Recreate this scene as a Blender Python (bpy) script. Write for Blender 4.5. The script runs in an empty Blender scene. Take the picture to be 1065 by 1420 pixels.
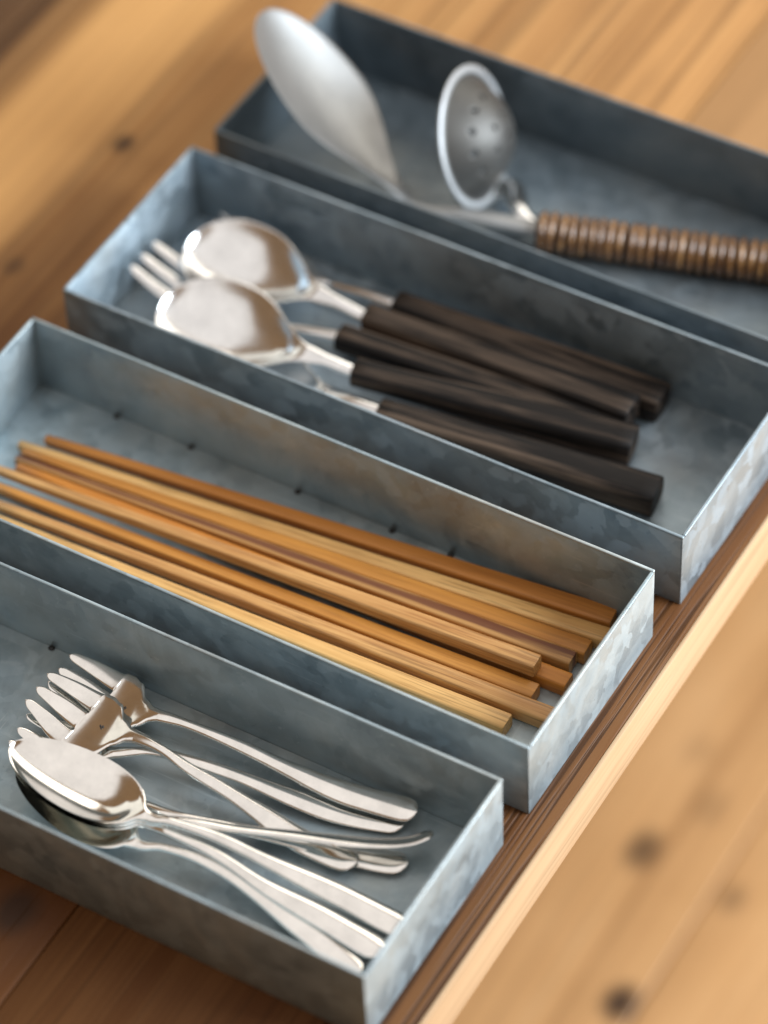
import bpy, bmesh, math, random
from mathutils import Vector, Matrix, noise
random.seed(7)
S = 0.01                                     # every length below is written in centimetres
scene = bpy.context.scene
COL = scene.collection

# ------------------------------------------------------------------ camera
cam_d = bpy.data.cameras.new('camera')
cam = bpy.data.objects.new('camera', cam_d); COL.objects.link(cam)
R_ = Vector((0.86236512, 0.50524796, -0.03241758)); U_ = Vector((-0.35536123, 0.64965663, 0.67206001))
F_ = Vector((-0.36061725, 0.56804116, -0.73978675))
m = Matrix((R_, U_, -F_)).transposed().to_4x4()
m.translation = Vector((55.27231952, -87.06447902, 113.38817024)) * S
cam.matrix_world = m
cam_d.sensor_fit = 'VERTICAL'; cam_d.sensor_height = 24.0
cam_d.lens = 24.0 * 5140.13 / 1420.0
cam_d.clip_start = 0.05; cam_d.clip_end = 60
cam_d.dof.use_dof = True
cam_d.dof.focus_distance = 1.455
cam_d.dof.aperture_fstop = 2.4
scene.camera = cam

# ------------------------------------------------------------------ light
scene.view_settings.view_transform = 'Standard'
scene.view_settings.look = 'None'
scene.view_settings.exposure = 0.0
scene.view_settings.gamma = 1.0
scene.cycles.max_bounces = 16; scene.cycles.glossy_bounces = 10
world = bpy.data.worlds.new('World'); scene.world = world; world.use_nodes = True
bg = world.node_tree.nodes['Background']
bg.inputs['Color'].default_value = (0.44, 0.26, 0.135, 1); bg.inputs['Strength'].default_value = 0.55

def area(name, loc, target, sx, sy, power, color):
    d = bpy.data.lights.new(name, 'AREA'); d.shape = 'RECTANGLE'; d.size = sx * S; d.size_y = sy * S
    d.energy = power; d.color = color
    o = bpy.data.objects.new(name, d); COL.objects.link(o)
    o.location = Vector(loc) * S
    o.rotation_euler = (Vector(target) - Vector(loc)).to_track_quat('-Z', 'Y').to_euler()
    return o
# a cool window to the right, a broad pale one at the back, and two added fill panels, left and overhead
area('window_light', (118, 46, 62), (0, 0, 0), 85, 85, 50, (0.86, 0.93, 1.0))
area('window_light', (10, 164, 114), (0, 5, 0), 240, 110, 20, (1.0, 0.95, 0.86))
area('fill_panel', (-146, 88, 72), (0, 0, 0), 110, 110, 3.2, (0.96, 1.0, 0.95))  # added dim panel, there for the cutlery reflections
area('fill_panel', (2, -14, 150), (2, -12, 0), 185, 250, 11.5, (0.95, 0.98, 1.0))  # added overhead panel that whitens the spoon bowls

# ------------------------------------------------------------------ node helpers
def material(name):
    mt = bpy.data.materials.new(name); mt.use_nodes = True
    nt = mt.node_tree; b = nt.nodes['Principled BSDF']
    return mt, nt, b
def nd(nt, t, **kw):
    n = nt.nodes.new(t)
    for k, v in kw.items():
        if k in n.inputs.keys() if hasattr(n.inputs, 'keys') else False: n.inputs[k].default_value = v
        else: setattr(n, k, v)
    return n
def coords(nt, scale=(1, 1, 1), rnd=True):
    tc = nt.nodes.new('ShaderNodeTexCoord'); mp = nt.nodes.new('ShaderNodeMapping')
    mp.inputs['Scale'].default_value = scale
    nt.links.new(tc.outputs['Object'], mp.inputs['Vector'])
    if not rnd: return mp.outputs['Vector']
    oi = nt.nodes.new('ShaderNodeObjectInfo')
    ml = nt.nodes.new('ShaderNodeMath'); ml.operation = 'MULTIPLY'; ml.inputs[1].default_value = 37.0
    nt.links.new(oi.outputs['Random'], ml.inputs[0])
    ad = nt.nodes.new('ShaderNodeVectorMath'); ad.operation = 'ADD'
    nt.links.new(mp.outputs['Vector'], ad.inputs[0]); nt.links.new(ml.outputs[0], ad.inputs[1])
    return ad.outputs[0]
def noise_tex(nt, vec, scale, detail=4, rough=.55, dist=0):
    n = nt.nodes.new('ShaderNodeTexNoise'); n.inputs['Scale'].default_value = scale
    n.inputs['Detail'].default_value = detail; n.inputs['Roughness'].default_value = rough
    n.inputs['Distortion'].default_value = dist
    nt.links.new(vec, n.inputs['Vector']); return n.outputs['Fac']
def ramp(nt, fac, stops):
    r = nt.nodes.new('ShaderNodeValToRGB'); e = r.color_ramp.elements
    while len(e) < len(stops): e.new(.5)
    for k, (p, c) in enumerate(stops):
        e[k].position = p; e[k].color = (c, c, c, 1) if not isinstance(c, tuple) else (*c, 1)
    nt.links.new(fac, r.inputs['Fac']); return r.outputs['Color']
def mix(nt, fac, a, b, mode='MIX'):
    n = nt.nodes.new('ShaderNodeMix'); n.data_type = 'RGBA'; n.blend_type = mode
    for sock, v in ((n.inputs[0], fac), (n.inputs[6], a), (n.inputs[7], b)):
        if isinstance(v, (int, float)): sock.default_value = v
        elif isinstance(v, tuple): sock.default_value = (*v, 1)
        else: nt.links.new(v, sock)
    return n.outputs[2]
def math_(nt, op, a, b=None):
    n = nt.nodes.new('ShaderNodeMath'); n.operation = op
    for k, v in enumerate((a, b)):
        if v is None: continue
        if isinstance(v, (int, float)): n.inputs[k].default_value = v
        else: nt.links.new(v, n.inputs[k])
    return n.outputs[0]
def bump(nt, b, h, strength, dist):
    n = nt.nodes.new('ShaderNodeBump'); n.inputs['Strength'].default_value = strength
    n.inputs['Distance'].default_value = dist * S
    nt.links.new(h, n.inputs['Height']); nt.links.new(n.outputs['Normal'], b.inputs['Normal'])

# ------------------------------------------------------------------ materials
def zinc_material(name, tone, flower=.40, size=150):
    mt, nt, b = material(name)
    v = coords(nt)
    big = noise_tex(nt, v, 16, 5, .6, .8)
    mid = noise_tex(nt, v, 70, 4, .6, .6)
    # warped cells: the crystal flowers of galvanised sheet
    wv = nt.nodes.new('ShaderNodeVectorMath'); wv.operation = 'ADD'
    nz = nt.nodes.new('ShaderNodeTexNoise'); nz.inputs['Scale'].default_value = 120; nz.inputs['Detail'].default_value = 3
    nt.links.new(v, nz.inputs['Vector'])
    sc = nt.nodes.new('ShaderNodeVectorMath'); sc.operation = 'SCALE'; sc.inputs['Scale'].default_value = .010
    nt.links.new(nz.outputs['Color'], sc.inputs[0]); nt.links.new(v, wv.inputs[0]); nt.links.new(sc.outputs[0], wv.inputs[1])
    vo = nt.nodes.new('ShaderNodeTexVoronoi'); vo.inputs['Scale'].default_value = size
    nt.links.new(wv.outputs[0], vo.inputs['Vector'])
    sep = nt.nodes.new('ShaderNodeSeparateColor'); nt.links.new(vo.outputs['Color'], sep.inputs[0])
    cell = sep.outputs[0]
    base = ramp(nt, big, [(.28, (.155, .20, .23)), (.50, (.275, .335, .37)), (.72, (.44, .485, .495))])
    c2 = mix(nt, math_(nt, 'MULTIPLY', cell, .55), base, (.58, .65, .70), 'MIX')
    c2 = mix(nt, flower, base, c2)
    warm = ramp(nt, noise_tex(nt, v, 9, 4, .6, .4), [(.50, 0.), (.72, 1.)])
    c3 = mix(nt, math_(nt, 'MULTIPLY', warm, .45), c2, (.36, .29, .22))
    sp = ramp(nt, noise_tex(nt, v, 260, 2, .5), [(.72, 0.), (.80, 1.)])
    c4 = mix(nt, math_(nt, 'MULTIPLY', sp, .35), c3, (.10, .10, .10))
    sv = coords(nt, (.04, 1, 1)); sw = coords(nt, (1, .05, 1))
    s1 = ramp(nt, noise_tex(nt, sv, 600, 2, .6), [(.66, 0.), (.72, 1.)]); s2 = ramp(nt, noise_tex(nt, sw, 380, 2, .6, .5), [(.68, 0.), (.74, 1.)])
    scr = math_(nt, 'MAXIMUM', s1, s2)
    c4 = mix(nt, math_(nt, 'MULTIPLY', scr, .30), c4, (.55, .60, .62))
    bl = ramp(nt, noise_tex(nt, v, 34, 5, .65, 1.2), [(.58, 0.), (.66, 1.)])
    c4 = mix(nt, math_(nt, 'MULTIPLY', bl, .16), c4, (.56, .60, .61))
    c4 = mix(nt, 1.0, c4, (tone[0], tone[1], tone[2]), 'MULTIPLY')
    nt.links.new(c4, b.inputs['Base Color'])
    b.inputs['Metallic'].default_value = .52
    r = math_(nt, 'ADD', math_(nt, 'MULTIPLY', mid, .28), math_(nt, 'MULTIPLY', cell, .22))
    r = math_(nt, 'ADD', r, .20)
    nt.links.new(r, b.inputs['Roughness'])
    h = math_(nt, 'ADD', math_(nt, 'MULTIPLY', noise_tex(nt, v, 24, 3, .5), 1.0), math_(nt, 'MULTIPLY', mid, .12))
    bump(nt, b, h, .5, .12)
    return mt
def metal_material(name, col, r0, r1, bstr=.0, metallic=1.0):
    mt, nt, b = material(name)
    v = coords(nt)
    n1 = noise_tex(nt, v, 90, 4, .6)
    c = mix(nt, ramp(nt, n1, [(.35, 0.), (.75, 1.)]), col, tuple(x * .82 for x in col))
    nt.links.new(c, b.inputs['Base Color']); b.inputs['Metallic'].default_value = metallic
    n2 = noise_tex(nt, v, 45, 5, .65)
    nt.links.new(math_(nt, 'ADD', math_(nt, 'MULTIPLY', n2, r1 - r0), r0), b.inputs['Roughness'])
    if bstr: bump(nt, b, noise_tex(nt, v, 60, 3, .5), bstr, .03)
    return mt
def plank_material(name, dark, mid_, light, groove, knots=(), rough=.42, along='Y', dark_edge=None, spec=.5, y_tone=None, lit_band=None, gmask=None, gstr=.6):
    """timber with the grain along one axis of the object; knots = (x, y, radius, strength) in cm"""
    mt, nt, b = material(name)
    st = {'X': (.07, 1, 1), 'Y': (1, .07, 1)}[along]
    tc = nt.nodes.new('ShaderNodeTexCoord')
    mp = nt.nodes.new('ShaderNodeMapping'); mp.inputs['Scale'].default_value = st
    nt.links.new(tc.outputs['Object'], mp.inputs['Vector'])
    oi = nt.nodes.new('ShaderNodeObjectInfo')
    ad = nt.nodes.new('ShaderNodeVectorMath'); ad.operation = 'ADD'
    nt.links.new(mp.outputs['Vector'], ad.inputs[0])
    nt.links.new(math_(nt, 'MULTIPLY', oi.outputs['Random'], 19.0), ad.inputs[1])
    v = ad.outputs[0]
    sc = nt.nodes.new('ShaderNodeVectorMath'); sc.operation = 'MULTIPLY'
    sc.inputs[1].default_value = {'X': (.2, 1, 1), 'Y': (1, .2, 1)}[along]
    nt.links.new(v, sc.inputs[0]); vl = sc.outputs[0]
    sweep = noise_tex(nt, v, 14, 3, .5, .6)          # broad figure
    grain = noise_tex(nt, vl, 140, 4, .6, .3)         # growth rings
    fine = noise_tex(nt, vl, 620, 3, .6)              # pores
    patch = noise_tex(nt, tc.outputs['Object'], 11, 4, .6)
    f = math_(nt, 'ADD', math_(nt, 'MULTIPLY', sweep, .55), math_(nt, 'MULTIPLY', grain, .30))
    f = math_(nt, 'ADD', f, math_(nt, 'MULTIPLY', patch, .15))
    c = ramp(nt, f, [(.34, dark), (.50, mid_), (.66, light)])
    c = mix(nt, math_(nt, 'MULTIPLY', ramp(nt, fine, [(.52, 0.), (.68, 1.)]), .45), c, tuple(x * .45 for x in mid_))
    if groove:
        gl = noise_tex(nt, vl, groove, 2, .5)
        gm = ramp(nt, gl, [(.40, 1.), (.50, 0.)])
        if gmask:
            sg = nt.nodes.new('ShaderNodeSeparateXYZ'); nt.links.new(tc.outputs['Object'], sg.inputs[0])
            mr = nt.nodes.new('ShaderNodeMapRange'); mr.interpolation_type = 'SMOOTHSTEP'
            mr.inputs['From Min'].default_value = gmask[0] * S; mr.inputs['From Max'].default_value = gmask[1] * S
            mr.inputs['To Min'].default_value = .12
            nt.links.new(sg.outputs['X'], mr.inputs['Value']); gm = math_(nt, 'MULTIPLY', gm, mr.outputs[0])
        c = mix(nt, math_(nt, 'MULTIPLY', gm, gstr), c, tuple(x * .35 for x in dark))
    sx = nt.nodes.new('ShaderNodeSeparateXYZ'); nt.links.new(tc.outputs['Object'], sx.inputs[0])
    if y_tone:                                         # tone change along the board: (from y, to y, colour, amount)
        mr = nt.nodes.new('ShaderNodeMapRange'); mr.interpolation_type = 'SMOOTHSTEP'
        mr.inputs['From Min'].default_value = y_tone[0] * S; mr.inputs['From Max'].default_value = y_tone[1] * S
        wob = math_(nt, 'ADD', sx.outputs['Y'], math_(nt, 'MULTIPLY', math_(nt, 'SUBTRACT', f, .5), .35))
        nt.links.new(wob, mr.inputs['Value'])
        c = mix(nt, math_(nt, 'MULTIPLY', mr.outputs[0], y_tone[3]), c, mix(nt, f, tuple(x * .45 for x in y_tone[2]), tuple(x * 1.6 for x in y_tone[2])))
    if lit_band:                                           # paler lit band painted in: (centre x, half width, colour, amount)
        wob = math_(nt, 'ADD', sx.outputs['X'], math_(nt, 'MULTIPLY', math_(nt, 'SUBTRACT', sweep, .5), .06))
        a = math_(nt, 'ABSOLUTE', math_(nt, 'SUBTRACT', wob, lit_band[0] * S))
        mr = nt.nodes.new('ShaderNodeMapRange'); mr.interpolation_type = 'SMOOTHSTEP'
        mr.inputs['From Min'].default_value = lit_band[1] * S * .2; mr.inputs['From Max'].default_value = lit_band[1] * S
        mr.inputs['To Min'].default_value = lit_band[3]; mr.inputs['To Max'].default_value = 0
        nt.links.new(a, mr.inputs['Value'])
        c = mix(nt, mr.outputs[0], c, mix(nt, grain, tuple(x * .7 for x in lit_band[2]), tuple(x * 1.25 for x in lit_band[2])))
    if dark_edge:                                         # darker towards one edge: (from x, to x, colour, amount)
        mr = nt.nodes.new('ShaderNodeMapRange'); mr.interpolation_type = 'SMOOTHSTEP'
        mr.inputs['From Min'].default_value = dark_edge[0] * S; mr.inputs['From Max'].default_value = dark_edge[1] * S
        wob = math_(nt, 'ADD', sx.outputs['X'], math_(nt, 'MULTIPLY', math_(nt, 'SUBTRACT', sweep, .5), .05))
        nt.links.new(wob, mr.inputs['Value'])
        c = mix(nt, math_(nt, 'MULTIPLY', mr.outputs[0], dark_edge[3]), c, dark_edge[2])
    for (kx, ky, kr, ks) in knots:
        vm = nt.nodes.new('ShaderNodeVectorMath'); vm.operation = 'SUBTRACT'
        nt.links.new(tc.outputs['Object'], vm.inputs[0]); vm.inputs[1].default_value = (kx * S, ky * S, 0)
        vs = nt.nodes.new('ShaderNodeVectorMath'); vs.operation = 'MULTIPLY'
        vs.inputs[1].default_value = (1, .72, 0) if along == 'Y' else (.72, 1, 0)
        nt.links.new(vm.outputs[0], vs.inputs[0])
        ln = nt.nodes.new('ShaderNodeVectorMath'); ln.operation = 'LENGTH'; nt.links.new(vs.outputs[0], ln.inputs[0])
        dd = math_(nt, 'ADD', ln.outputs['Value'], math_(nt, 'MULTIPLY', math_(nt, 'SUBTRACT', patch, .5), kr * S * .9))
        mr = nt.nodes.new('ShaderNodeMapRange'); mr.inputs['From Min'].default_value = kr * S * .45; mr.inputs['From Max'].default_value = kr * S * 1.25
        mr.inputs['To Min'].default_value = ks; mr.inputs['To Max'].default_value = 0
        nt.links.new(dd, mr.inputs['Value'])
        c = mix(nt, mr.outputs[0], c, (.035, .018, .010))
    nt.links.new(c, b.inputs['Base Color'])
    rr = math_(nt, 'ADD', math_(nt, 'MULTIPLY', patch, .25), rough - .12)
    nt.links.new(rr, b.inputs['Roughness'])
    b.inputs['Specular IOR Level'].default_value = spec
    h = math_(nt, 'ADD', math_(nt, 'MULTIPLY', grain, .6), math_(nt, 'MULTIPLY', fine, .3))
    if groove: h = math_(nt, 'SUBTRACT', h, math_(nt, 'MULTIPLY', gm, .9))
    bump(nt, b, h, .55, .05)
    return mt
def stick_material(name, dark, light, stripe=None, rough=.42, streak=.32, s_grain=230, bstr=.25, lo=.36, hi=.62):
    """fine straight-grained wood, grain along the local X axis"""
    mt, nt, b = material(name)
    v = coords(nt, (.035, 1, 1))
    g1 = noise_tex(nt, v, s_grain, 4, .65, .2); g2 = noise_tex(nt, v, 900, 2, .6)
    tone = noise_tex(nt, coords(nt, (.25, 1, 1)), 30, 3, .5)
    c = ramp(nt, math_(nt, 'ADD', math_(nt, 'MULTIPLY', g1, .65), math_(nt, 'MULTIPLY', tone, .35)), [(lo, dark), (hi, light)])
    c = mix(nt, math_(nt, 'MULTIPLY', ramp(nt, g2, [(.50, 0.), (.66, 1.)]), streak), c, tuple(x * .5 for x in dark))
    if stripe:
        tc = nt.nodes.new('ShaderNodeTexCoord'); sx = nt.nodes.new('ShaderNodeSeparateXYZ')
        nt.links.new(tc.outputs['Object'], sx.inputs[0])
        w = math_(nt, 'ADD', sx.outputs['Y'], math_(nt, 'MULTIPLY', math_(nt, 'SUBTRACT', g1, .5), .006))
        a = math_(nt, 'ABSOLUTE', math_(nt, 'SUBTRACT', w, stripe[0] * S))
        mr = nt.nodes.new('ShaderNodeMapRange'); mr.inputs['From Min'].default_value = stripe[1] * S * .4
        mr.inputs['From Max'].default_value = stripe[1] * S; mr.inputs['To Min'].default_value = .85; mr.inputs['To Max'].default_value = 0
        nt.links.new(a, mr.inputs['Value'])
        c = mix(nt, mr.outputs[0], c, stripe[2])
    nt.links.new(c, b.inputs['Base Color']); nt.links.new(math_(nt, 'ADD', math_(nt, 'MULTIPLY', tone, .35), rough - .17), b.inputs['Roughness'])
    bump(nt, b, math_(nt, 'ADD', g1, math_(nt, 'MULTIPLY', g2, .5)), bstr, .03)
    return mt

M_ZINC = zinc_material('galvanised zinc', (1.06, 1.115, 1.12))
M_ZINC_SHADED = zinc_material('shaded galvanised zinc', (.72, .775, .81), 1.25, 125)          # third tray's shade put into the zinc tone
M_ZINC_SHADED_BACK = zinc_material('darker shaded galvanised zinc', (.50, .535, .56))  # back tray's shade put into the zinc colour
M_SILVER = metal_material('worn silver plate', (.89, .885, .855), .05, .17)
M_STEEL = metal_material('polished steel', (.84, .86, .87), .12, .26)
M_SATIN = metal_material('satin steel', (.30, .31, .31), .40, .54, .1, .8)
M_RIM = metal_material('brushed steel', (.50, .53, .55), .42, .6, .0, .75)
M_LADLE = metal_material('dull grey steel', (.105, .105, .10), .44, .62, .1, .8)
M_RIVET = metal_material('dark solder', (.05, .05, .05), .5, .7, .2, .6)

# ------------------------------------------------------------------ object helpers
def link(name, me, mat, parent=None):
    o = bpy.data.objects.new(name, me); COL.objects.link(o)
    if mat is not None and not me.materials: me.materials.append(mat)
    if parent is not None: o.parent = parent
    return o
def thing(name, label, cat, group=None, mat=None):
    o = bpy.data.objects.new(name, None); COL.objects.link(o); o.empty_display_size = .01
    if mat is not None: o.matrix_world = mat
    o['label'] = label; o['category'] = cat
    if group: o['group'] = group
    return o
def mesh_from(name, bm, smooth=True, sharp=None):
    bmesh.ops.recalc_face_normals(bm, faces=bm.faces)
    me = bpy.data.meshes.new(name); bm.to_mesh(me); bm.free()
    if smooth:
        for p in me.polygons: p.use_smooth = True
        if sharp is not None: me.set_sharp_from_angle(angle=math.radians(sharp))
    return me
def box_mesh(name, lo, hi, bevel=.0, seg=2, cuts=None, warp=None):
    bm = bmesh.new()
    bmesh.ops.create_cube(bm, size=1)
    for v in bm.verts:
        v.co = Vector([(lo[k] + (v.co[k] + .5) * (hi[k] - lo[k])) * S for k in range(3)])
    if bevel: bmesh.ops.bevel(bm, geom=list(bm.edges), offset=bevel * S, segments=seg, profile=.5, affect='EDGES')
    if cuts:
        ax, n = cuts
        for k in range(1, n):
            p = lo[ax] + (hi[ax] - lo[ax]) * k / n
            co = Vector((0, 0, 0)); no = Vector((0, 0, 0)); co[ax] = p * S; no[ax] = 1
            bmesh.ops.bisect_plane(bm, geom=bm.verts[:] + bm.edges[:] + bm.faces[:], plane_co=co, plane_no=no)
    if warp:
        for v in bm.verts: v.co = warp(v.co / S) * S
    return mesh_from(name, bm, True, 40)
def ring_mesh(rings, cap0=True, cap1=True, closed=True):
    bm = bmesh.new(); R = [[bm.verts.new(Vector(p) * S) for p in r] for r in rings]
    n = len(R[0])
    for a, b in zip(R[:-1], R[1:]):
        for k in range(n): bm.faces.new((a[k], a[(k + 1) % n], b[(k + 1) % n], b[k]))
    if cap0: bm.faces.new(R[0][::-1])
    if cap1: bm.faces.new(R[-1])
    return bm
def frame(p0, p1, up=Vector((0, 0, 1))):
    p0 = Vector(p0); x = (Vector(p1) - p0).normalized(); y = up.cross(x).normalized(); z = x.cross(y)
    mm = Matrix((x, y, z)).transposed().to_4x4(); mm.translation = p0 * S
    return mm, (Vector(p1) - p0).length
def smoothstep(a, b, x):
    t = max(0., min(1., (x - a) / (b - a))); return t * t * (3 - 2 * t)
def lerp_table(tab, x):
    if x <= tab[0][0]: return tab[0][1]
    for (a, va), (b, vb) in zip(tab[:-1], tab[1:]):
        if x <= b:
            t = (x - a) / (b - a); t = t * t * (3 - 2 * t); return va + (vb - va) * t
    return tab[-1][1]
class Spine:
    """smooth curve through points, sampled by arc length"""
    def __init__(self, pts, sub=24, straight_first=False):
        P = [Vector(p) for p in pts]; q = []
        for i in range(len(P) - 1):
            p1, p2 = P[i], P[i + 1]
            p0 = P[i - 1] if i else p1 - (p2 - p1); p3 = P[i + 2] if i + 2 < len(P) else p2 + (p2 - p1)
            l = (p2 - p1).length
            m1 = (p2 - p0) * l / max(1e-6, (p2 - p1).length + (p1 - p0).length)
            m2 = (p3 - p1) * l / max(1e-6, (p3 - p2).length + (p2 - p1).length)
            if straight_first and i == 0: m1 = p2 - p1; m2 = p2 - p1
            if straight_first and i == 1: m1 = (P[1] - P[0]).normalized() * l
            for k in range(sub):
                t = k / sub; t2 = t * t; t3 = t2 * t
                q.append(p1 * (2 * t3 - 3 * t2 + 1) + m1 * (t3 - 2 * t2 + t) + p2 * (3 * t2 - 2 * t3) + m2 * (t3 - t2))
        q.append(P[-1]); self.q = q; self.s = [0.]
        for a, b in zip(q[:-1], q[1:]): self.s.append(self.s[-1] + (b - a).length)
        self.L = self.s[-1]
        self.knot = [self.s[min(i * sub, len(q) - 1)] for i in range(len(P))]
    def at(self, s):
        import bisect
        if s <= 0: d = (self.q[1] - self.q[0]).normalized(); return self.q[0] + d * s
        i = min(max(bisect.bisect_right(self.s, s) - 1, 0), len(self.q) - 2)
        t = (s - self.s[i]) / max(1e-9, self.s[i + 1] - self.s[i])
        return self.q[i].lerp(self.q[i + 1], t)
    def frame(self, s, roll=0., ref=Vector((0, 0, 1))):
        a = self.at(max(0, s - .4)); b = self.at(min(self.L, s + .4)); t = (b - a).normalized()
        side = ref.cross(t).normalized(); nrm = t.cross(side)
        if roll:
            q = Matrix.Rotation(roll, 3, t); side = q @ side; nrm = q @ nrm
        return self.at(s), t, side, nrm

NB = 11
def strip_ring(p, side, nrm, hw, th, dip=0., dexp=1., eexp=4., arch=0.):
    """closed ring across a strip: half width hw, thickness th, dished by dip"""
    top, bot = [], []
    for k in range(NB):
        b = -math.cos(math.pi * k / (NB - 1))
        d = -dip * max(0., 1 - b * b) ** dexp + arch * (1 - b * b)
        e = max(0., 1 - abs(b) ** eexp) ** .5
        c = p + side * (b * hw) + nrm * d
        top.append(c + nrm * (th / 2 * e)); bot.append(c - nrm * (th / 2 * e))
    return top + bot[-2:0:-1]

def bowl_width(x, W, tip=.5, neck=.16):
    """half width of a spoon bowl, x from 0 at the tip to 1 at the neck"""
    c = .56
    if x < c: return W * math.sqrt(max(0, 1 - ((c - x) / c) ** 2.0)) ** 1.06
    e = W * math.sqrt(max(0, 1 - ((x - c) / (.965 - c)) ** 2.0)) if x < .965 else 0
    return max(e, neck + .12 * smoothstep(0, .06, 1 - x))

def spoon_head(sp, Lb, W, depth, th, roll, ref, neck, neck_th, ext=0., wfun=bowl_width):
    rings = []; n = 34
    for i in range(n + 1):
        x = (1 - math.cos(math.pi * i / n)) / 2; x = max(x, .0015)
        s = x * Lb
        p, t, sd, nr = sp.frame(s, roll, ref)
        w = max(.02, wfun(x, W, neck=neck))
        g = math.sin(math.pi * min(1, x * .96 + .0) ** .85) ** .75 if 0 < x < 1 else 0
        g *= 1 - smoothstep(.80, 1., x)
        tt = th + (neck_th - th) * smoothstep(.72, 1., x)
        rings.append(strip_ring(p, sd, nr, w, tt * min(1, w / .12), depth * g, 1.0, 4 - 2 * smoothstep(.7, 1, x)))
    return rings
def handle_rings(sp, s0, s1, wtab, ttab, roll, ref, round_end=True, rolltab=None, n=44):
    rings = []
    for i in range(n + 1):
        s = s0 + (s1 - s0) * (i / n if i < n - 8 else 1 - (1 - i / n) ** 1.0)
        u = (s - s0) / (s1 - s0)
        w = lerp_table(wtab, u); t_ = lerp_table(ttab, u)
        r = roll + (lerp_table(rolltab, u) if rolltab else 0)
        if round_end:
            rr = lerp_table(wtab, 1) * .95
            d = s1 - s
            if d < rr: w *= max(.06, math.sqrt(max(0, 1 - ((rr - d) / rr) ** 2)))
        p, t, sd, nr = sp.frame(s, r, ref)
        rings.append(strip_ring(p, sd, nr, w, t_, 0, 1, 2 + 2 * smoothstep(.15, .4, u), arch=.055 * smoothstep(.2, .6, u) if round_end else 0))
    if round_end:                                   # finer steps towards the rounded tip
        rr = lerp_table(wtab, 1) * .95; extra = []
        for k in range(1, 7):
            d = rr * .22 * (1 - k / 6.5) ** 2
            s = s1 - d; p, t, sd, nr = sp.frame(s, roll + (lerp_table(rolltab, 1) if rolltab else 0), ref)
            w = lerp_table(wtab, 1) * max(.05, math.sqrt(max(0, 1 - ((rr - d) / rr) ** 2)))
            extra.append((s, strip_ring(p, sd, nr, w, lerp_table(ttab, 1) * .8, 0, 1, 4, arch=.055)))
        while extra and len(rings) > 2 and s0 + (s1 - s0) * (len(rings) - 1) / n >= extra[0][0]: rings.pop()
        rings += [e[1] for e in extra]
    return rings
UP = Vector((0, 0, 1))

def make_spoon(label, pts, Lb_knot=1, W=2.1, depth=.75, th=.09, roll=0., group=None, mat=None, endw=.55, rolltab=None, name='spoon'):
    root = thing(name, label, 'spoon', group, Matrix.Translation(Vector(pts[len(pts) // 2]) * S * 1.0))
    o = Vector(pts[len(pts) // 2])
    sp = Spine([Vector(p) - o for p in pts], straight_first=True)
    Lb = sp.knot[1]
    bm = ring_mesh(spoon_head(sp, Lb, W, depth, th, roll, UP, .30, .30)); link('bowl', mesh_from('bowl', bm, True, 55), mat, root)
    wt = [(0, .28), (.10, .20), (.35, .26), (.75, endw * .93), (.92, endw), (1, endw * .96)]
    tt = [(0, .30), (.15, .27), (.6, .18), (1, .12)]
    bm = ring_mesh(handle_rings(sp, Lb - .02, sp.L, wt, tt, roll, UP, rolltab=rolltab)); link('handle', mesh_from('handle', bm, True, 55), mat, root)
    return root

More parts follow.
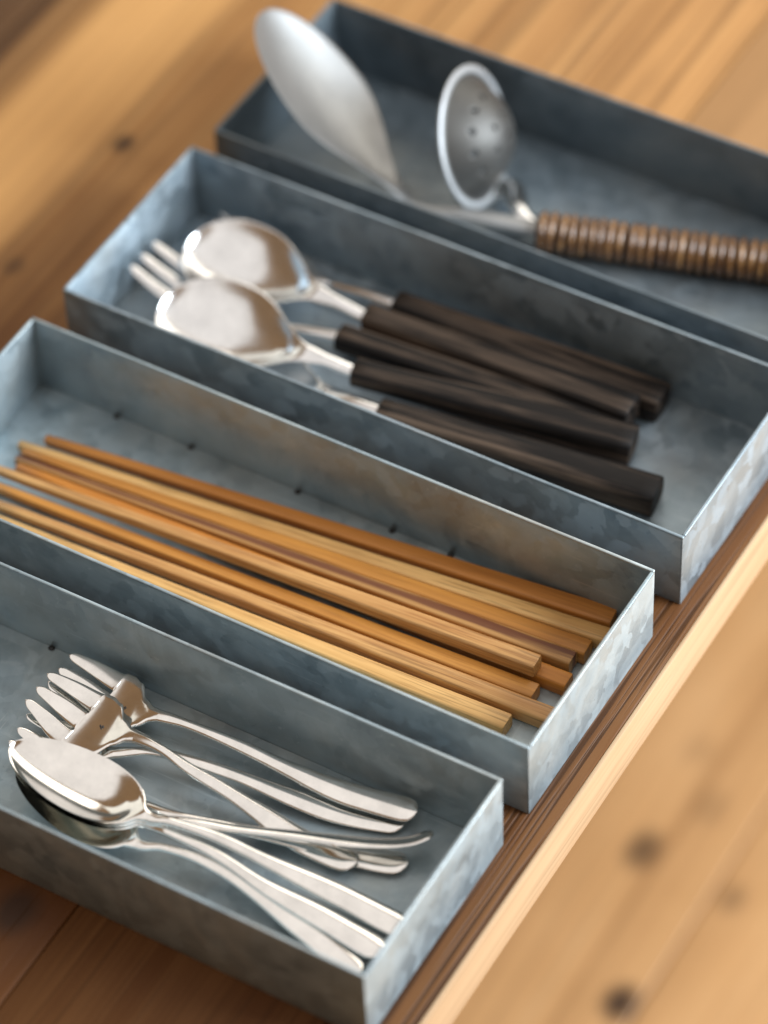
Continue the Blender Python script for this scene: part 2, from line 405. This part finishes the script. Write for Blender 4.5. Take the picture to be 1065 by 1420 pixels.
def make_fork(label, pts, k_root=2, k_neck=4, W=1.52, group=None, mat=None, endw=.55, mark=True, slotless=False, shoulders=None, ntine=3, name='fork', handle=True, roll=0., tinew=.88, blade=.60, conv=.29):
    o = Vector(pts[len(pts) // 2])
    root = thing(name, label, 'fork', group, Matrix.Translation(o * S))
    sp = Spine([Vector(p) - o for p in pts])
    sr, sn = sp.knot[k_root], sp.knot[k_neck]
    pitch = 2 * W / ntine
    # head plate from the roots of the tines back to the neck
    rings = []
    for i in range(25):
        u = i / 24; s = sr + (sn - sr) * u
        w = lerp_table(shoulders or [(0, W * .985), (.22, W * .985), (.46, W * .86), (.70, W * .42), (.90, .34), (1, .28)], u)
        p, t, sd, nr = sp.frame(s, roll)
        rings.append(strip_ring(p, sd, nr, w, .13 + .15 * smoothstep(.5, 1, u), .10 * (1 - smoothstep(.3, .9, u)), 1, 6 - 4 * smoothstep(.5, 1, u)))
    head = link('head', mesh_from('head', ring_mesh(rings), True, 55), mat, root)
    for k in range(ntine):
        rings = []
        c = (-W + pitch * (k + .5))
        for i in range(27):
            u = i / 26; s = sr * (1 - u) + .02
            d = sr - s                                   # distance out from the slot root
            r = pitch * .5 * (1 - tinew)
            hw = pitch * .5 * tinew
            if d < r * 1.3: hw = pitch * .5 * (1 - (1 - tinew) * math.sqrt(max(0, 1 - (1 - d / (r * 1.3)) ** 2)))
            hw *= (1 - blade * u ** 1.5) * math.sqrt(max(.006, 1 - max(0., (u - .86) / .14) ** 2))
            cc = c * (1 - conv * u ** 1.2)
            p, t, sd, nr = sp.frame(s, roll)
            dip = -.10 * (1 - (c / W) ** 2)
            rings.append(strip_ring(p + sd * cc + nr * dip, sd, nr, max(.015, hw), .13 * (1 - .45 * u), 0, 1, 4))
        link('tine', mesh_from('tine', ring_mesh(rings)), mat, root)
    wt = [(0, .28), (.12, .21), (.40, .29), (.78, endw * .95), (.92, endw), (1, endw * .96)]
    tt = [(0, .28), (.15, .26), (.6, .17), (1, .12)]
    if handle:
        link('handle', mesh_from('handle', ring_mesh(handle_rings(sp, sn - .02, sp.L, wt, tt, roll, UP)), True, 55), mat, root)
    if mark:                                             # tiny maker's stamp at the root of the neck
        s = sr + (sn - sr) * .36; p, t, sd, nr = sp.frame(s)
        bm = bmesh.new()
        for (a, b_) in ((-.10, .12), (.0, .02), (.08, .14)):
            r_ = bmesh.ops.create_cube(bm, size=1)
            for v in r_['verts']:
                q = p + t * (a * .6 + v.co.x * .035) + sd * (b_ * .6 + v.co.y * .07) + nr * (.012 + v.co.z * .05)
                v.co = q * S
        link('stamp', mesh_from('stamp', bm, False), M_RIVET, root)
    return root, sp, sn

# ------------------------------------------------------------------ floor and table
FLOOR_Z = -42.0
M_FLOOR = plank_material('pine floorboards', (.36, .185, .070), (.52, .29, .120), (.64, .39, .185), 0,
                         [(6.9, 9.1, 1.0, .95), (3.5, 18.2, 1.0, .75), (8.9, 17.6, .75, .40), (5.2, 22.4, 1.1, .25), (3.0, 25.5, 1.0, .20), (14.5, 38, 1.2, .8), (-18, 5, 1.2, .8)], rough=.5)
floor = thing('floor', '', '', None); del floor['label']; del floor['category']; floor['kind'] = 'structure'
x = -86.0
for k in range(15):
    w = 13.4
    me = box_mesh('floorboard', (x + .04, -140, FLOOR_Z - 2), (x + w - .04, 190, FLOOR_Z + .03 * math.sin(k * 2.3)), .12, 1)
    link('floorboard', me, M_FLOOR, floor); x += w
table = thing('wooden_table', 'brown wooden tabletop with grooved worn boards and pale bare edge, under the metal trays', 'table')
M_PLANK_FRONT = plank_material('weathered board', (.062, .022, .006), (.110, .044, .014), (.185, .088, .033), 560, [(9.5, -14.5, .5, .6)], rough=.46, gstr=.7, spec=.16, gmask=(8.5, 11.5), y_tone=(9, 31, (.36, .20, .085), .88))  # paler towards the back
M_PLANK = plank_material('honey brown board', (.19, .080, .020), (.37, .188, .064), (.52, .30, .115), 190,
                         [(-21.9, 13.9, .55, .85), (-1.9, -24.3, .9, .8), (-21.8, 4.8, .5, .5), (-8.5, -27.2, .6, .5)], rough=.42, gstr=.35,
                         dark_edge=(-28.3, -31.5, (.060, .026, .009), .92), spec=.2, lit_band=(-25.6, 3.9, (.66, .37, .135), .9), y_tone=(18, -6, (.090, .031, .0075), .95))  # trays' shade painted over darker stained wood, beside a painted lit streak
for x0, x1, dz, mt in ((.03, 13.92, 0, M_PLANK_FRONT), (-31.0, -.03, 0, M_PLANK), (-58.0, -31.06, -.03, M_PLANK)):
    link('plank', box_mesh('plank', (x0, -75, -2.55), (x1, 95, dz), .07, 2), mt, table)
M_EDGE = plank_material('bare pine edge', (.41, .26, .14), (.50, .335, .19), (.56, .39, .235), 0, rough=.55)
link('edge_trim', box_mesh('edge_trim', (13.93, -75, -2.6), (14.13, 95, -.04), .05, 2), M_EDGE, table)

# ------------------------------------------------------------------ zinc trays
TL, TW, TH, TT = 29.46, 10.24, 4.0, .11
def make_tray(label, frx, fry, rot, seed, zinc=None):
    zinc = zinc or M_ZINC
    mm = Matrix.Translation(Vector((frx, fry, .006)) * S) @ Matrix.Rotation(math.radians(rot), 4, 'Z')
    t = thing('metal_tray', label, 'tray', 'galvanised metal trays in a row', mm)
    def bow(ax, amt):
        def f(c):
            c = Vector(c); u = 0
            if ax == 'x': c.y += amt * math.sin(math.pi * min(1, max(0, (-c.x) / TL))) * (c.z / TH)
            c.z += .012 * noise.noise(Vector((c.x * .3, c.y * .3, seed))) if c.z > 2 else 0
            return c
        return f
    link('base', box_mesh('base', (-TL + .12, .12, .0), (-.12, TW - .12, .10), .0), zinc, t)
    rng = random.Random(seed)
    link('side_wall', box_mesh('side_wall', (-TL + .012, 0, 0), (-.012, TT, TH), .035, 2, (0, 16), bow('x', rng.uniform(-.03, .05))), zinc, t)
    link('side_wall', box_mesh('side_wall', (-TL + .012, TW - TT, 0), (-.012, TW, TH), .035, 2, (0, 16), bow('x', rng.uniform(-.05, .03))), zinc, t)
    link('end_wall', box_mesh('end_wall', (-TT, -.008, 0), (0, TW + .008, TH + .004), .04, 2), zinc, t)
    link('end_wall', box_mesh('end_wall', (-TL, -.008, 0), (-TL + TT, TW + .008, TH + .004), .04, 2), zinc, t)
    for lo, hi in (((-TL - .01, -.02, TH - .09), (.01, TT + .02, TH + .03)), ((-TL - .01, TW - TT - .02, TH - .09), (.01, TW + .02, TH + .03)),
                   ((-TT - .02, TT + .036, TH - .09), (.032, TW - TT - .036, TH + .03)), ((-TL - .032, TT + .036, TH - .09), (-TL + TT + .02, TW - TT - .036, TH + .03))):
        ax = 0 if hi[0] - lo[0] > 20 else 1
        link('rim', box_mesh('rim', lo, hi, .045, 3, (ax, 12), lambda c: Vector((c.x, c.y + .02 * noise.noise(Vector((c.x * .2, seed, 1))), c.z + .02 * noise.noise(Vector((c.x * .25, c.y * .25, seed)))))), zinc, t)
    return t
T1 = make_tray('galvanised tray nearest the front, holding the silver forks and spoons', 12.71, -22.85, .155, 3)
T2 = make_tray('galvanised tray holding the bundle of wooden chopsticks', 12.84, -10.88, -.024, 11)
T3 = make_tray('galvanised tray holding the cutlery with dark wooden handles', 13.04, 1.375, .05, 23, M_ZINC_SHADED)
T4 = make_tray('galvanised tray at the back, holding the large serving spoon and ladle', 13.34, 12.84, -.18, 31, M_ZINC_SHADED_BACK)
def rivets(t, xs, mm_y=TW - TT - .10):
    for i, xx in enumerate(xs):
        bm = bmesh.new(); bmesh.ops.create_uvsphere(bm, u_segments=10, v_segments=6, radius=.13 * S)
        for v in bm.verts: v.co.z *= .55; v.co.x *= 1.15; v.co += Vector((xx, mm_y, .13)) * S
        link('rivet', mesh_from('rivet', bm), M_RIVET, t)
rivets(T2, [-25.5, -21.77, -16.5, -11.96, -9.19])
rivets(T1, [-20.6, -16.6])

# ------------------------------------------------------------------ chopsticks
STK = {
 'honey': stick_material('honey wood', (.40, .155, .024), (.62, .285, .058)),
 'pale': stick_material('pale wood', (.50, .26, .075), (.70, .43, .160), streak=.6),
 'orange': stick_material('orange wood', (.42, .145, .018), (.60, .245, .038)),
 'striped': stick_material('wood with a red streak', (.36, .175, .050), (.52, .285, .095), stripe=(.10, .20, (.11, .025, .012))),
 'fine': stick_material('wood with fine pale lines', (.40, .18, .050), (.64, .37, .135), streak=.6, s_grain=420),
 'brown': stick_material('brown wood', (.36, .13, .020), (.54, .225, .046)),
}
def chopstick(label, a, za, b, zb, mat, w0=.80, w1=.35, h0=.74, h1=.35, roll=0.):
    """a = centre of the thick end's top, b = centre of the thin tip's top"""
    A = Vector((a[0], a[1], za - h0 / 2)); B = Vector((b[0], b[1], zb - h1 / 2))
    mm, Ln = frame(B, A)
    mm = mm @ Matrix.Rotation(roll, 4, 'X')
    rings = []; n = 16; rng = random.Random(label)
    bow = rng.uniform(-.05, .05); bz = rng.uniform(-.02, .03)
    for i in range(n + 1):
        u = i / n; x = u * Ln
        w = w1 + (w0 - w1) * u; h = h1 + (h0 - h1) * u
        k = 1.0
        if i == 0: k = .80
        ring = []
        for (sy, sz) in ((1, 1), (-1, 1), (-1, -1), (1, -1)):
            r = .17 * (w + h) / 2
            for q in range(4):
                ang = {(1, 1): 0, (-1, 1): 90, (-1, -1): 180, (1, -1): 270}[(sy, sz)] + q * 30
                ca, sa = math.cos(math.radians(ang)), math.sin(math.radians(ang))
                ring.append((x, (sy * (w / 2 - r) + ca * r) * k + bow * math.sin(math.pi * u), (sz * (h / 2 - r) + sa * r) * k + bz * math.sin(math.pi * u)))
        rings.append(ring)
        if i == 0: rings.append([(x + .04, y / .8 if False else (y - bow * 0) * 1.22, z * 1.22) for (x, y, z) in ring])
    last = rings[-1]
    rings.append([(x + .05, y * .93, z * .93) for (x, y, z) in last])
    me = mesh_from('chopstick', ring_mesh(rings), True, 50)
    o = link('chopstick', me, STK[mat]); o.matrix_world = mm
    o['label'] = label; o['category'] = 'chopstick'; o['group'] = 'wooden chopsticks lying in the tray'
    return o
chopstick('brown chopstick at the back, nearest the tray wall, set apart at its tip', (11.24, -1.03), .85, (-14.46, -3.52), .5, 'brown', w0=.95)
chopstick('pale light-grained chopstick, second from the back wall', (11.90, -1.99), .85, (-15.26, -4.33), .5, 'pale', w0=.82)
chopstick('honey chopstick between the pale one and the red-streaked one', (11.12, -2.98), .85, (-14.89, -4.62), .5, 'honey', w0=.85)
chopstick('chopstick with a dark red streak along its length', (10.90, -3.84), .98, (-14.9, -5.08), .5, 'striped', w0=.80)
chopstick('fine-lined pale chopstick lying on top of the others, blunt end raised', (9.97, -5.07), 1.50, (-15.4, -6.25), .85, 'fine', w0=.78, h0=.70)
chopstick('orange chopstick at the bottom, its end showing under the raised pale one', (11.23, -4.80), .80, (-14.61, -5.45), .5, 'orange', w0=.80)
chopstick('yellow-orange chopstick, third from the front of the bundle', (10.35, -5.92), .83, (-15.0, -6.84), .55, 'honey', w0=.82)
chopstick('lined chopstick second from the front, its end against the tray end wall', (12.2, -6.66), .85, (-14.4, -7.66), .55, 'fine', w0=.84)
chopstick('front chopstick beside the low tray wall, the shortest reaching right', (10.15, -7.82), .85, (-14.2, -8.36), .55, 'pale', w0=.86)

# ------------------------------------------------------------------ silver forks and spoons (front tray)
G1 = 'silver cutlery in the front tray'
FA = [(-6.51, -14.29, 1.25), (-5.42, -14.33, 0.9), (-4.18, -14.58, 0.82), (-2.93, -14.57, 0.92), (-1.75, -14.38, 1.1), (-0.5, -14.23, 1.15), (1.76, -14.09, 1.06), (4.08, -14.05, 0.9), (6.31, -13.93, 0.8), (8.37, -13.55, 0.75), (9.39, -13.43, 0.85)]
FB = [(-6.61, -15.68, 1.5), (-5.53, -15.72, 1.15), (-4.3, -15.95, 1.06), (-3.11, -15.96, 1.15), (-1.86, -15.84, 1.33), (-0.56, -15.93, 1.4), (0.73, -16.15, 1.32), (2.52, -16.25, 1.1), (4.33, -16.38, 0.8), (5.82, -16.56, 0.6), (7.4, -16.52, 0.52), (8.5, -16.45, 0.6)]
FC = [(-6.36, -17.45, 1.0), (-5.44, -17.36, 0.65), (-4.47, -17.27, 0.5), (-3.48, -16.97, 0.6), (-2.41, -16.61, 0.85), (-1.09, -15.94, 1.0), (0.37, -15.62, 1.0), (2.47, -15.26, 0.85), (4.62, -14.97, 0.6), (6.68, -14.57, 0.4), (8.57, -13.93, 0.32), (9.05, -13.82, 0.36)]
FD = [(-4.27,-18.83,.55),(-3.42,-18.62,.3),(-2.64,-18.55,.25),(-1.61,-18.31,.35),(-.38,-18.13,.6),(1.22,-18.02,.8),(2.82,-17.65,.8),(5.69,-16.72,.6),(8.13,-16.05,.4),(9.37,-15.68,.35),(10.14,-15.41,.45)]
make_fork('silver fork nearest the back wall of the front tray, all four tines showing', FA, group=G1, mat=M_SILVER, roll=.16)
make_fork('silver fork whose tines overlap the rear fork, its handle crossing down to the spoons', FB, group=G1, mat=M_SILVER, roll=.10)
make_fork('silver fork lying underneath, its handle ending below the broad end of the rear fork', FC, group=G1, mat=M_SILVER, mark=False)
make_fork('silver fork buried under the spoons, only its rounded handle end showing', FD, group=G1, mat=M_SILVER, mark=False, W=1.0)
S1 = [(-5.55, -18.9, 2.0), (0.75, -18.98, 1.5), (1.64, -18.83, 1.58), (3.57, -18.55, 1.5), (5.65, -18.47, 1.3), (8.89, -18.24, 0.88), (10.61, -18.2, 0.65), (11.75, -18.22, 0.62)]
S2 = [(-5.18, -19.03, 1.3), (0.83, -19.94, 0.95), (1.79, -19.69, 1.05), (3.48, -19.5, 1.1), (5.79, -19.67, 0.95), (8.23, -20.01, 0.6), (10.01, -20.37, 0.42), (11.11, -20.66, 0.42)]
S3 = [(-5.47, -18.98, 1.74), (0.83, -19.06, 1.24), (1.81, -19.13, 1.32), (3.76, -19.1, 1.27), (6.2, -19.38, 1.05), (8.41, -19.35, 0.75), (10.42, -19.47, 0.6), (11.49, -19.59, 0.65)]
S4 = [(-5.51, -18.94, 1.87), (0.79, -19.02, 1.37), (1.8, -18.59, 1.45), (3.6, -17.94, 1.4), (5.84, -16.96, 1.25), (8.54, -15.72, 1.05), (9.82, -14.94, 1.05), (10.54, -14.2, 1.2)]
make_spoon('topmost silver spoon with its whole bright oval bowl showing', S1, W=1.44, depth=.62, group=G1, mat=M_SILVER)
make_spoon('silver spoon at the bottom of the stack, its rim showing along the tray wall', S2, W=1.42, depth=.62, group=G1, mat=M_SILVER)
make_spoon('silver spoon nested in the middle of the stack, handle between two others', S3, W=1.42, depth=.62, group=G1, mat=M_SILVER)
make_spoon('silver spoon turned on edge, its thin handle curving up towards the rear forks', S4, W=1.42, depth=.62, group=G1, mat=M_SILVER,
           rolltab=[(0, 0), (.4, -.40), (1, -.55)], endw=.46)

# ------------------------------------------------------------------ cutlery with dark wooden handles
M_EBONY = stick_material('dark stained wood', (.004, .003, .0026), (.095, .066, .046), rough=.58, streak=.3, s_grain=260, bstr=1., lo=.48, hi=.63)
M_EBONY.node_tree.nodes['Principled BSDF'].inputs['Specular IOR Level'].default_value = .22
G3 = 'cutlery with dark wooden handles'
def dark_handle(a, b, r0=.52, r1=.74):
    """b = metal end, a = butt end (centres of the handle)"""
    mm, Ln = frame(b, a); rings = []
    for i in range(19):
        u = i / 18; r = r0 + (r1 - r0) * smoothstep(0, 1, u) ; k = 1
        if i == 0: k = .9
        ring = []
        for q in range(24):
            an = 2 * math.pi * q / 24; c, s = math.cos(an), math.sin(an)
            e = .52
            ring.append((u * Ln, r * 1.10 * math.copysign(abs(c) ** e, c) * k, r * .92 * math.copysign(abs(s) ** e, s) * k))
        rings.append(ring)
        if i == 0: rings.append([(.05, y / .9, z / .9) for (_, y, z) in ring])
    L = rings[-1]; rings[-1] = [(x - .06, y, z) for x, y, z in L]
    rings.append([(x, y * .93, z * .93) for x, y, z in L])
    return mesh_from('handle', ring_mesh(rings), True, 45), mm
def egg_width(x, W, neck=.2, tip=.5):
    if x < .38: return W * math.sqrt(max(0, 1 - ((.38 - x) / .38) ** 2))
    t = (x - .38) / .62
    return neck + (W - neck) * (0.5 + 0.5 * math.cos(math.pi * t ** 1.32))
def dark_spoon(label, tip, neck, h0, h1, W=2.40, depth=.90, roll=0.):
    o = Vector(neck); root = thing('spoon', label, 'spoon', G3, Matrix.Translation(o * S))
    tip, neck, h0, h1 = [Vector(p) for p in (tip, neck, h0, h1)]
    d = (h1 - h0).normalized()
    sp = Spine([tip - o, neck - o, (neck * .55 + h0 * .45) - o + Vector((0, 0, .06)), h0 - o, h0 + d * .5 - o], straight_first=True)
    rings = spoon_head(sp, sp.knot[1], W, depth, .09, roll, UP, .46, .26, wfun=egg_width)
    for k in range(1, 15):
        u = k / 14; s = sp.knot[1] + (sp.L - sp.knot[1]) * u; p, t, sd, nr = sp.frame(s, roll * (1 - u))
        rings.append(strip_ring(p, sd, nr, lerp_table([(0, .46), (.35, .34), (.8, .36), (1, .36)], u), .26 + .22 * u, 0, 1, 2))
    link('bowl', mesh_from('bowl', ring_mesh(rings)), M_STEEL, root)
    me, mm = dark_handle(h1, h0); h = link('handle', me, M_EBONY); h.parent = root
    h.matrix_world = mm; h.matrix_parent_inverse = Matrix.Identity(4); h.matrix_local = root.matrix_world.inverted() @ mm
    return root
def dark_fork(label, tip, rootp, neck, h0, h1, W=1.25, roll=0., nt=4):
    tip, rootp, neck, h0, h1 = [Vector(p) for p in (tip, rootp, neck, h0, h1)]
    d = (h1 - h0).normalized()
    pts = [tip, tip.lerp(rootp, .5) - Vector((0, 0, .15)), rootp, rootp.lerp(neck, .5), neck, neck.lerp(h0, .5) + Vector((0, 0, .05)), h0, h0 + d * .5]
    o = pts[len(pts) // 2]
    root, sp, sn = make_fork(label, pts, W=W, group=G3, mat=M_STEEL, mark=False, handle=False, tinew=.74, ntine=nt, blade=.40, conv=.10)
    rings = []
    for k in range(15):
        u = k / 14; s = sn - .02 + (sp.L - sn) * u; p, t, sd, nr = sp.frame(s)
        rings.append(strip_ring(p, sd, nr, lerp_table([(0, .26), (.4, .28), (1, .36)], u), .28 + .2 * u, 0, 1, 2))
    link('neck', mesh_from('neck', ring_mesh(rings)), M_STEEL, root)
    me, mm = dark_handle(h1, h0); h = link('handle', me, M_EBONY, root); h.matrix_local = root.matrix_world.inverted() @ mm
    return root
dark_fork('dark-handled fork at the back of its tray, head hidden behind a spoon', (-14.55, 9.95, 1.72), (-11.4, 9.9, .95), (-8.4, 9.75, .95), (-5.1, 9.78, 1.2), (7.55, 10.42, .75), W=1.0)
dark_spoon('steel spoon with dark wooden handle, farther of the two bright bowls', (-14.55, 8.05, 2.05), (-8.04, 8.25, 1.75), (-5.70, 8.30, 1.45), (6.90, 8.92, 1.12), W=2.15, roll=.24)
dark_fork('dark-handled fork whose bright tines point out to the left of the near spoon', (-16.0, 6.5, 2.05), (-12.8, 6.4, .95), (-9.5, 6.35, .85), (-6.23, 6.89, 1.2), (6.99, 7.95, .75), W=1.42, nt=3)
dark_spoon('steel spoon with dark wooden handle, nearer of the two bright bowls', (-13.4, 4.05, 2.25), (-6.44, 4.72, 1.95), (-4.41, 5.07, 1.6), (7.72, 7.45, 1.0), W=2.3, roll=.24)
dark_spoon('dark-handled spoon nearest the front wall of its tray, bowl hidden behind the wall', (-11.0, 3.70, .95), (-5.0, 3.78, 1.12), (-2.43, 3.82, 1.3), (9.84, 5.50, .80), W=1.7, depth=.55)

# ------------------------------------------------------------------ serving spoon and ladle (back tray)
def cane_material():
    mt, nt, b = material('cane binding')
    v = coords(nt)
    c = ramp(nt, noise_tex(nt, v, 150, 3, .6), [(.32, (.07, .028, .008)), (.55, (.17, .078, .023)), (.72, (.32, .175, .062))])
    nt.links.new(c, b.inputs['Base Color']); b.inputs['Roughness'].default_value = .3; b.inputs['Coat Weight'].default_value = .8; b.inputs['Coat Roughness'].default_value = .22
    return mt
M_CANE = cane_material()
M_CORE = stick_material('dark handle core', (.02, .009, .004), (.05, .022, .010))
def cane_handle(root, A, B, r, pitch=.44):
    """core rod with one ring of cane per turn"""
    mm, Ln = frame(A, B)
    loc = root.matrix_world.inverted() @ mm
    rings = [[(x, (r - .13) * math.cos(a * math.pi / 8), (r - .13) * math.sin(a * math.pi / 8)) for a in range(16)] for x in (0, Ln)]
    core = link('handle', mesh_from('handle', ring_mesh(rings), True, 50), M_CORE, root); core.matrix_local = loc
    bm = bmesh.new(); nu, nv = 22, 8; g = []
    for i in range(nu):
        a = 2 * math.pi * i / nu; row = []
        for j in range(nv):
            b = 2 * math.pi * j / nv
            rr = r - .16 + .20 * math.cos(b); xx = .5 * pitch * .80 * math.sin(b) + .03 * math.sin(a)
            row.append(bm.verts.new(Vector((xx, rr * math.cos(a), rr * math.sin(a))) * S))
        g.append(row)
    for i in range(nu):
        for j in range(nv): bm.faces.new((g[i][j], g[(i + 1) % nu][j], g[(i + 1) % nu][(j + 1) % nv], g[i][(j + 1) % nv]))
    me = mesh_from('cane_turn', bm)
    me.materials.append(M_CANE)
    n = int(Ln / pitch)
    for k in range(n):
        rng = random.Random(k * 7 + int(r * 100))
        o = link('cane_turn', me, None, root)
        o.matrix_local = loc @ Matrix.Translation(Vector((pitch * (k + .5) + rng.uniform(-.03, .03), 0, 0)) * S) @ Matrix.Rotation(rng.uniform(0, 6.28), 4, 'X') @ Matrix.Rotation(rng.uniform(-.025, .025), 4, 'Z') @ Matrix.Scale(1 + rng.uniform(-.02, .02), 4)
# large serving spoon: bowl leaning up out of the tray
NK = Vector((-7.6, 14.9, 2.1)); AX = Vector((-.801, .217, .556)).normalized(); NRM = Vector((.60, .275, .753))
NRM = (NRM - AX * NRM.dot(AX)).normalized()
H0 = Vector((-1.95, 16.80, 1.08)); H1 = Vector((12.3, 21.2, 1.08))
org = H0
serv = thing('serving_spoon', 'large steel serving spoon with its broad bowl leaning up out of the back tray', 'spoon', None, Matrix.Translation(org * S))
tipv = NK + AX * 10.3
sp = Spine([tipv - org, NK - org, (NK * .5 + H0 * .5) - org + Vector((0, -.15, .12)), Vector((0, 0, .1)), (H1 - H0).normalized() * .8], straight_first=True)
rings = []
Lb = sp.knot[1]
d0 = -AX
for i in range(41):
    x = max(.0015, (1 - math.cos(math.pi * i / 40)) / 2); s = x * Lb
    p = sp.at(s); sd = NRM.cross(d0).normalized()
    if x < .45: w = 2.95 * math.sqrt(max(0, 1 - ((.45 - x) / .45) ** 2)) ** .95
    else:
        t = (x - .45) / .55; w = .45 + 2.5 * (0.5 + .5 * math.cos(math.pi * t ** 1.05))
    g = (math.sin(math.pi * min(1, x) ** .85) ** .8 if x < 1 else 0) * (1 - smoothstep(.8, 1, x))
    rings.append(strip_ring(p, sd, NRM, max(.03, w), .13 * min(1, w / .2) + .22 * smoothstep(.75, 1, x), .85 * g, 1, 4 - 2 * smoothstep(.75, 1, x)))
SD0 = NRM.cross(d0).normalized()
for k in range(1, 21):
    u = k / 20; s = Lb + (sp.L - Lb) * u; p, t, sd, nr = sp.frame(s)
    sd = (SD0 * (1 - smoothstep(0, .6, u)) + sd * smoothstep(0, .6, u)).normalized(); nr = t.cross(sd).normalized(); sd = nr.cross(t) * 1
    rings.append(strip_ring(p, sd, nr, lerp_table([(0, .45), (.4, .42), (1, .46)], u), .35 + .25 * u, 0, 1, 2))
link('bowl', mesh_from('bowl', ring_mesh(rings)), M_SATIN, serv)
cane_handle(serv, H0, H1, .90)
# perforated ladle
LC = Vector((-6.15, 18.45, 3.5)); LN = Vector((.927, .152, .34)).normalized(); LR = 3.0
lu = (Vector((0, 0, 1)) - LN * LN.z).normalized(); ls = lu.cross(LN).normalized()
K0 = Vector((-1.9, 17.80, .50)); K1 = Vector((12.2, 22.12, .45))
lad = thing('perforated_ladle', 'round steel skimming ladle with small holes standing on its side in the back tray', 'ladle', None, Matrix.Translation(LC * S))
bm = bmesh.new()
NR, NA = 14, 48
hol = [(0, 0, .115)] + [(.95 * math.cos(a * math.pi / 3), .95 * math.sin(a * math.pi / 3), .115) for a in range(6)] + \
      [(1.85 * math.cos((a + .5) * math.pi / 6), 1.85 * math.sin((a + .5) * math.pi / 6), .115) for a in range(12)]
def ladle_pt(r, a, off=0.):
    # spherical cap with a narrow flange
    Rm = LR - .32
    if r <= Rm: z = 1.75 * (1 - (r / Rm) ** 2.2) - off
    else: z = .05 * (r - Rm) / .32 - off
    return (ls * (r * math.cos(a)) + lu * (r * math.sin(a)) + LN * z)
# fine polar grid with round openings left out of it
NR, NA = 44, 150
grid = {}
radii = [(LR - .32) * k / (NR - 3) for k in range(NR - 2)] + [LR - .15, LR]
def in_hole(r, a):
    x, y = r * math.cos(a), r * math.sin(a)
    return any((x - hx) ** 2 + (y - hy) ** 2 < hr * hr for hx, hy, hr in hol)
for i in range(1, NR):
    for j in range(NA): grid[i, j] = bm.verts.new(ladle_pt(radii[i], 2 * math.pi * j / NA) * S)
for i in range(1, NR - 1):
    for j in range(NA):
        if in_hole((radii[i] + radii[i + 1]) / 2, 2 * math.pi * (j + .5) / NA): continue
        bm.faces.new((grid[i, j], grid[i, (j + 1) % NA], grid[i + 1, (j + 1) % NA], grid[i + 1, j]))
bmesh.ops.delete(bm, geom=[v for v in bm.verts if not v.link_faces], context='VERTS')
bowl = link('bowl', mesh_from('bowl', bm), M_LADLE, lad)
md = bowl.modifiers.new('thickness', 'SOLIDIFY'); md.thickness = .09 * S; md.offset = 0
bm = bmesh.new(); rings = []
for j in range(64):                                     # rolled rim
    a = 2 * math.pi * j / 64; c = ladle_pt(LR, a); rad = (ls * math.cos(a) + lu * math.sin(a))
    rings.append([c + rad * (.19 * math.cos(q * math.pi / 4)) + LN * (.10 * math.sin(q * math.pi / 4)) for q in range(8)])
rings.append(rings[0])
bm = ring_mesh(rings, False, False); bmesh.ops.remove_doubles(bm, verts=bm.verts, dist=1e-6)
link('rim', mesh_from('rim', bm), M_RIM, lad)
sp = Spine([-lu * (LR - .1) + LN * .02, -lu * (LR + .05) + LN * .8, K0 - LC - (K1 - K0).normalized() * 1.1 + Vector((0, -.25, .75)), K0 - LC, K0 - LC + (K1 - K0).normalized() * .6])
rings = []
for k in range(25):
    u = k / 24; p, t, sd, nr = sp.frame(sp.L * u)
    rings.append(strip_ring(p, sd, nr, lerp_table([(0, .75), (.3, .50), (.7, .38), (1, .34)], u), .16 + .3 * u, 0, 1, 2))
link('neck', mesh_from('neck', ring_mesh(rings)), M_STEEL, lad)
rod = [[K + Vector((0, -.27 * math.sin(a * math.pi / 6), .27 * math.cos(a * math.pi / 6))) - LC for a in range(12)] for K in (K0, K1)]
link('handle', mesh_from('handle', ring_mesh(rod), True, 50), M_STEEL, lad)
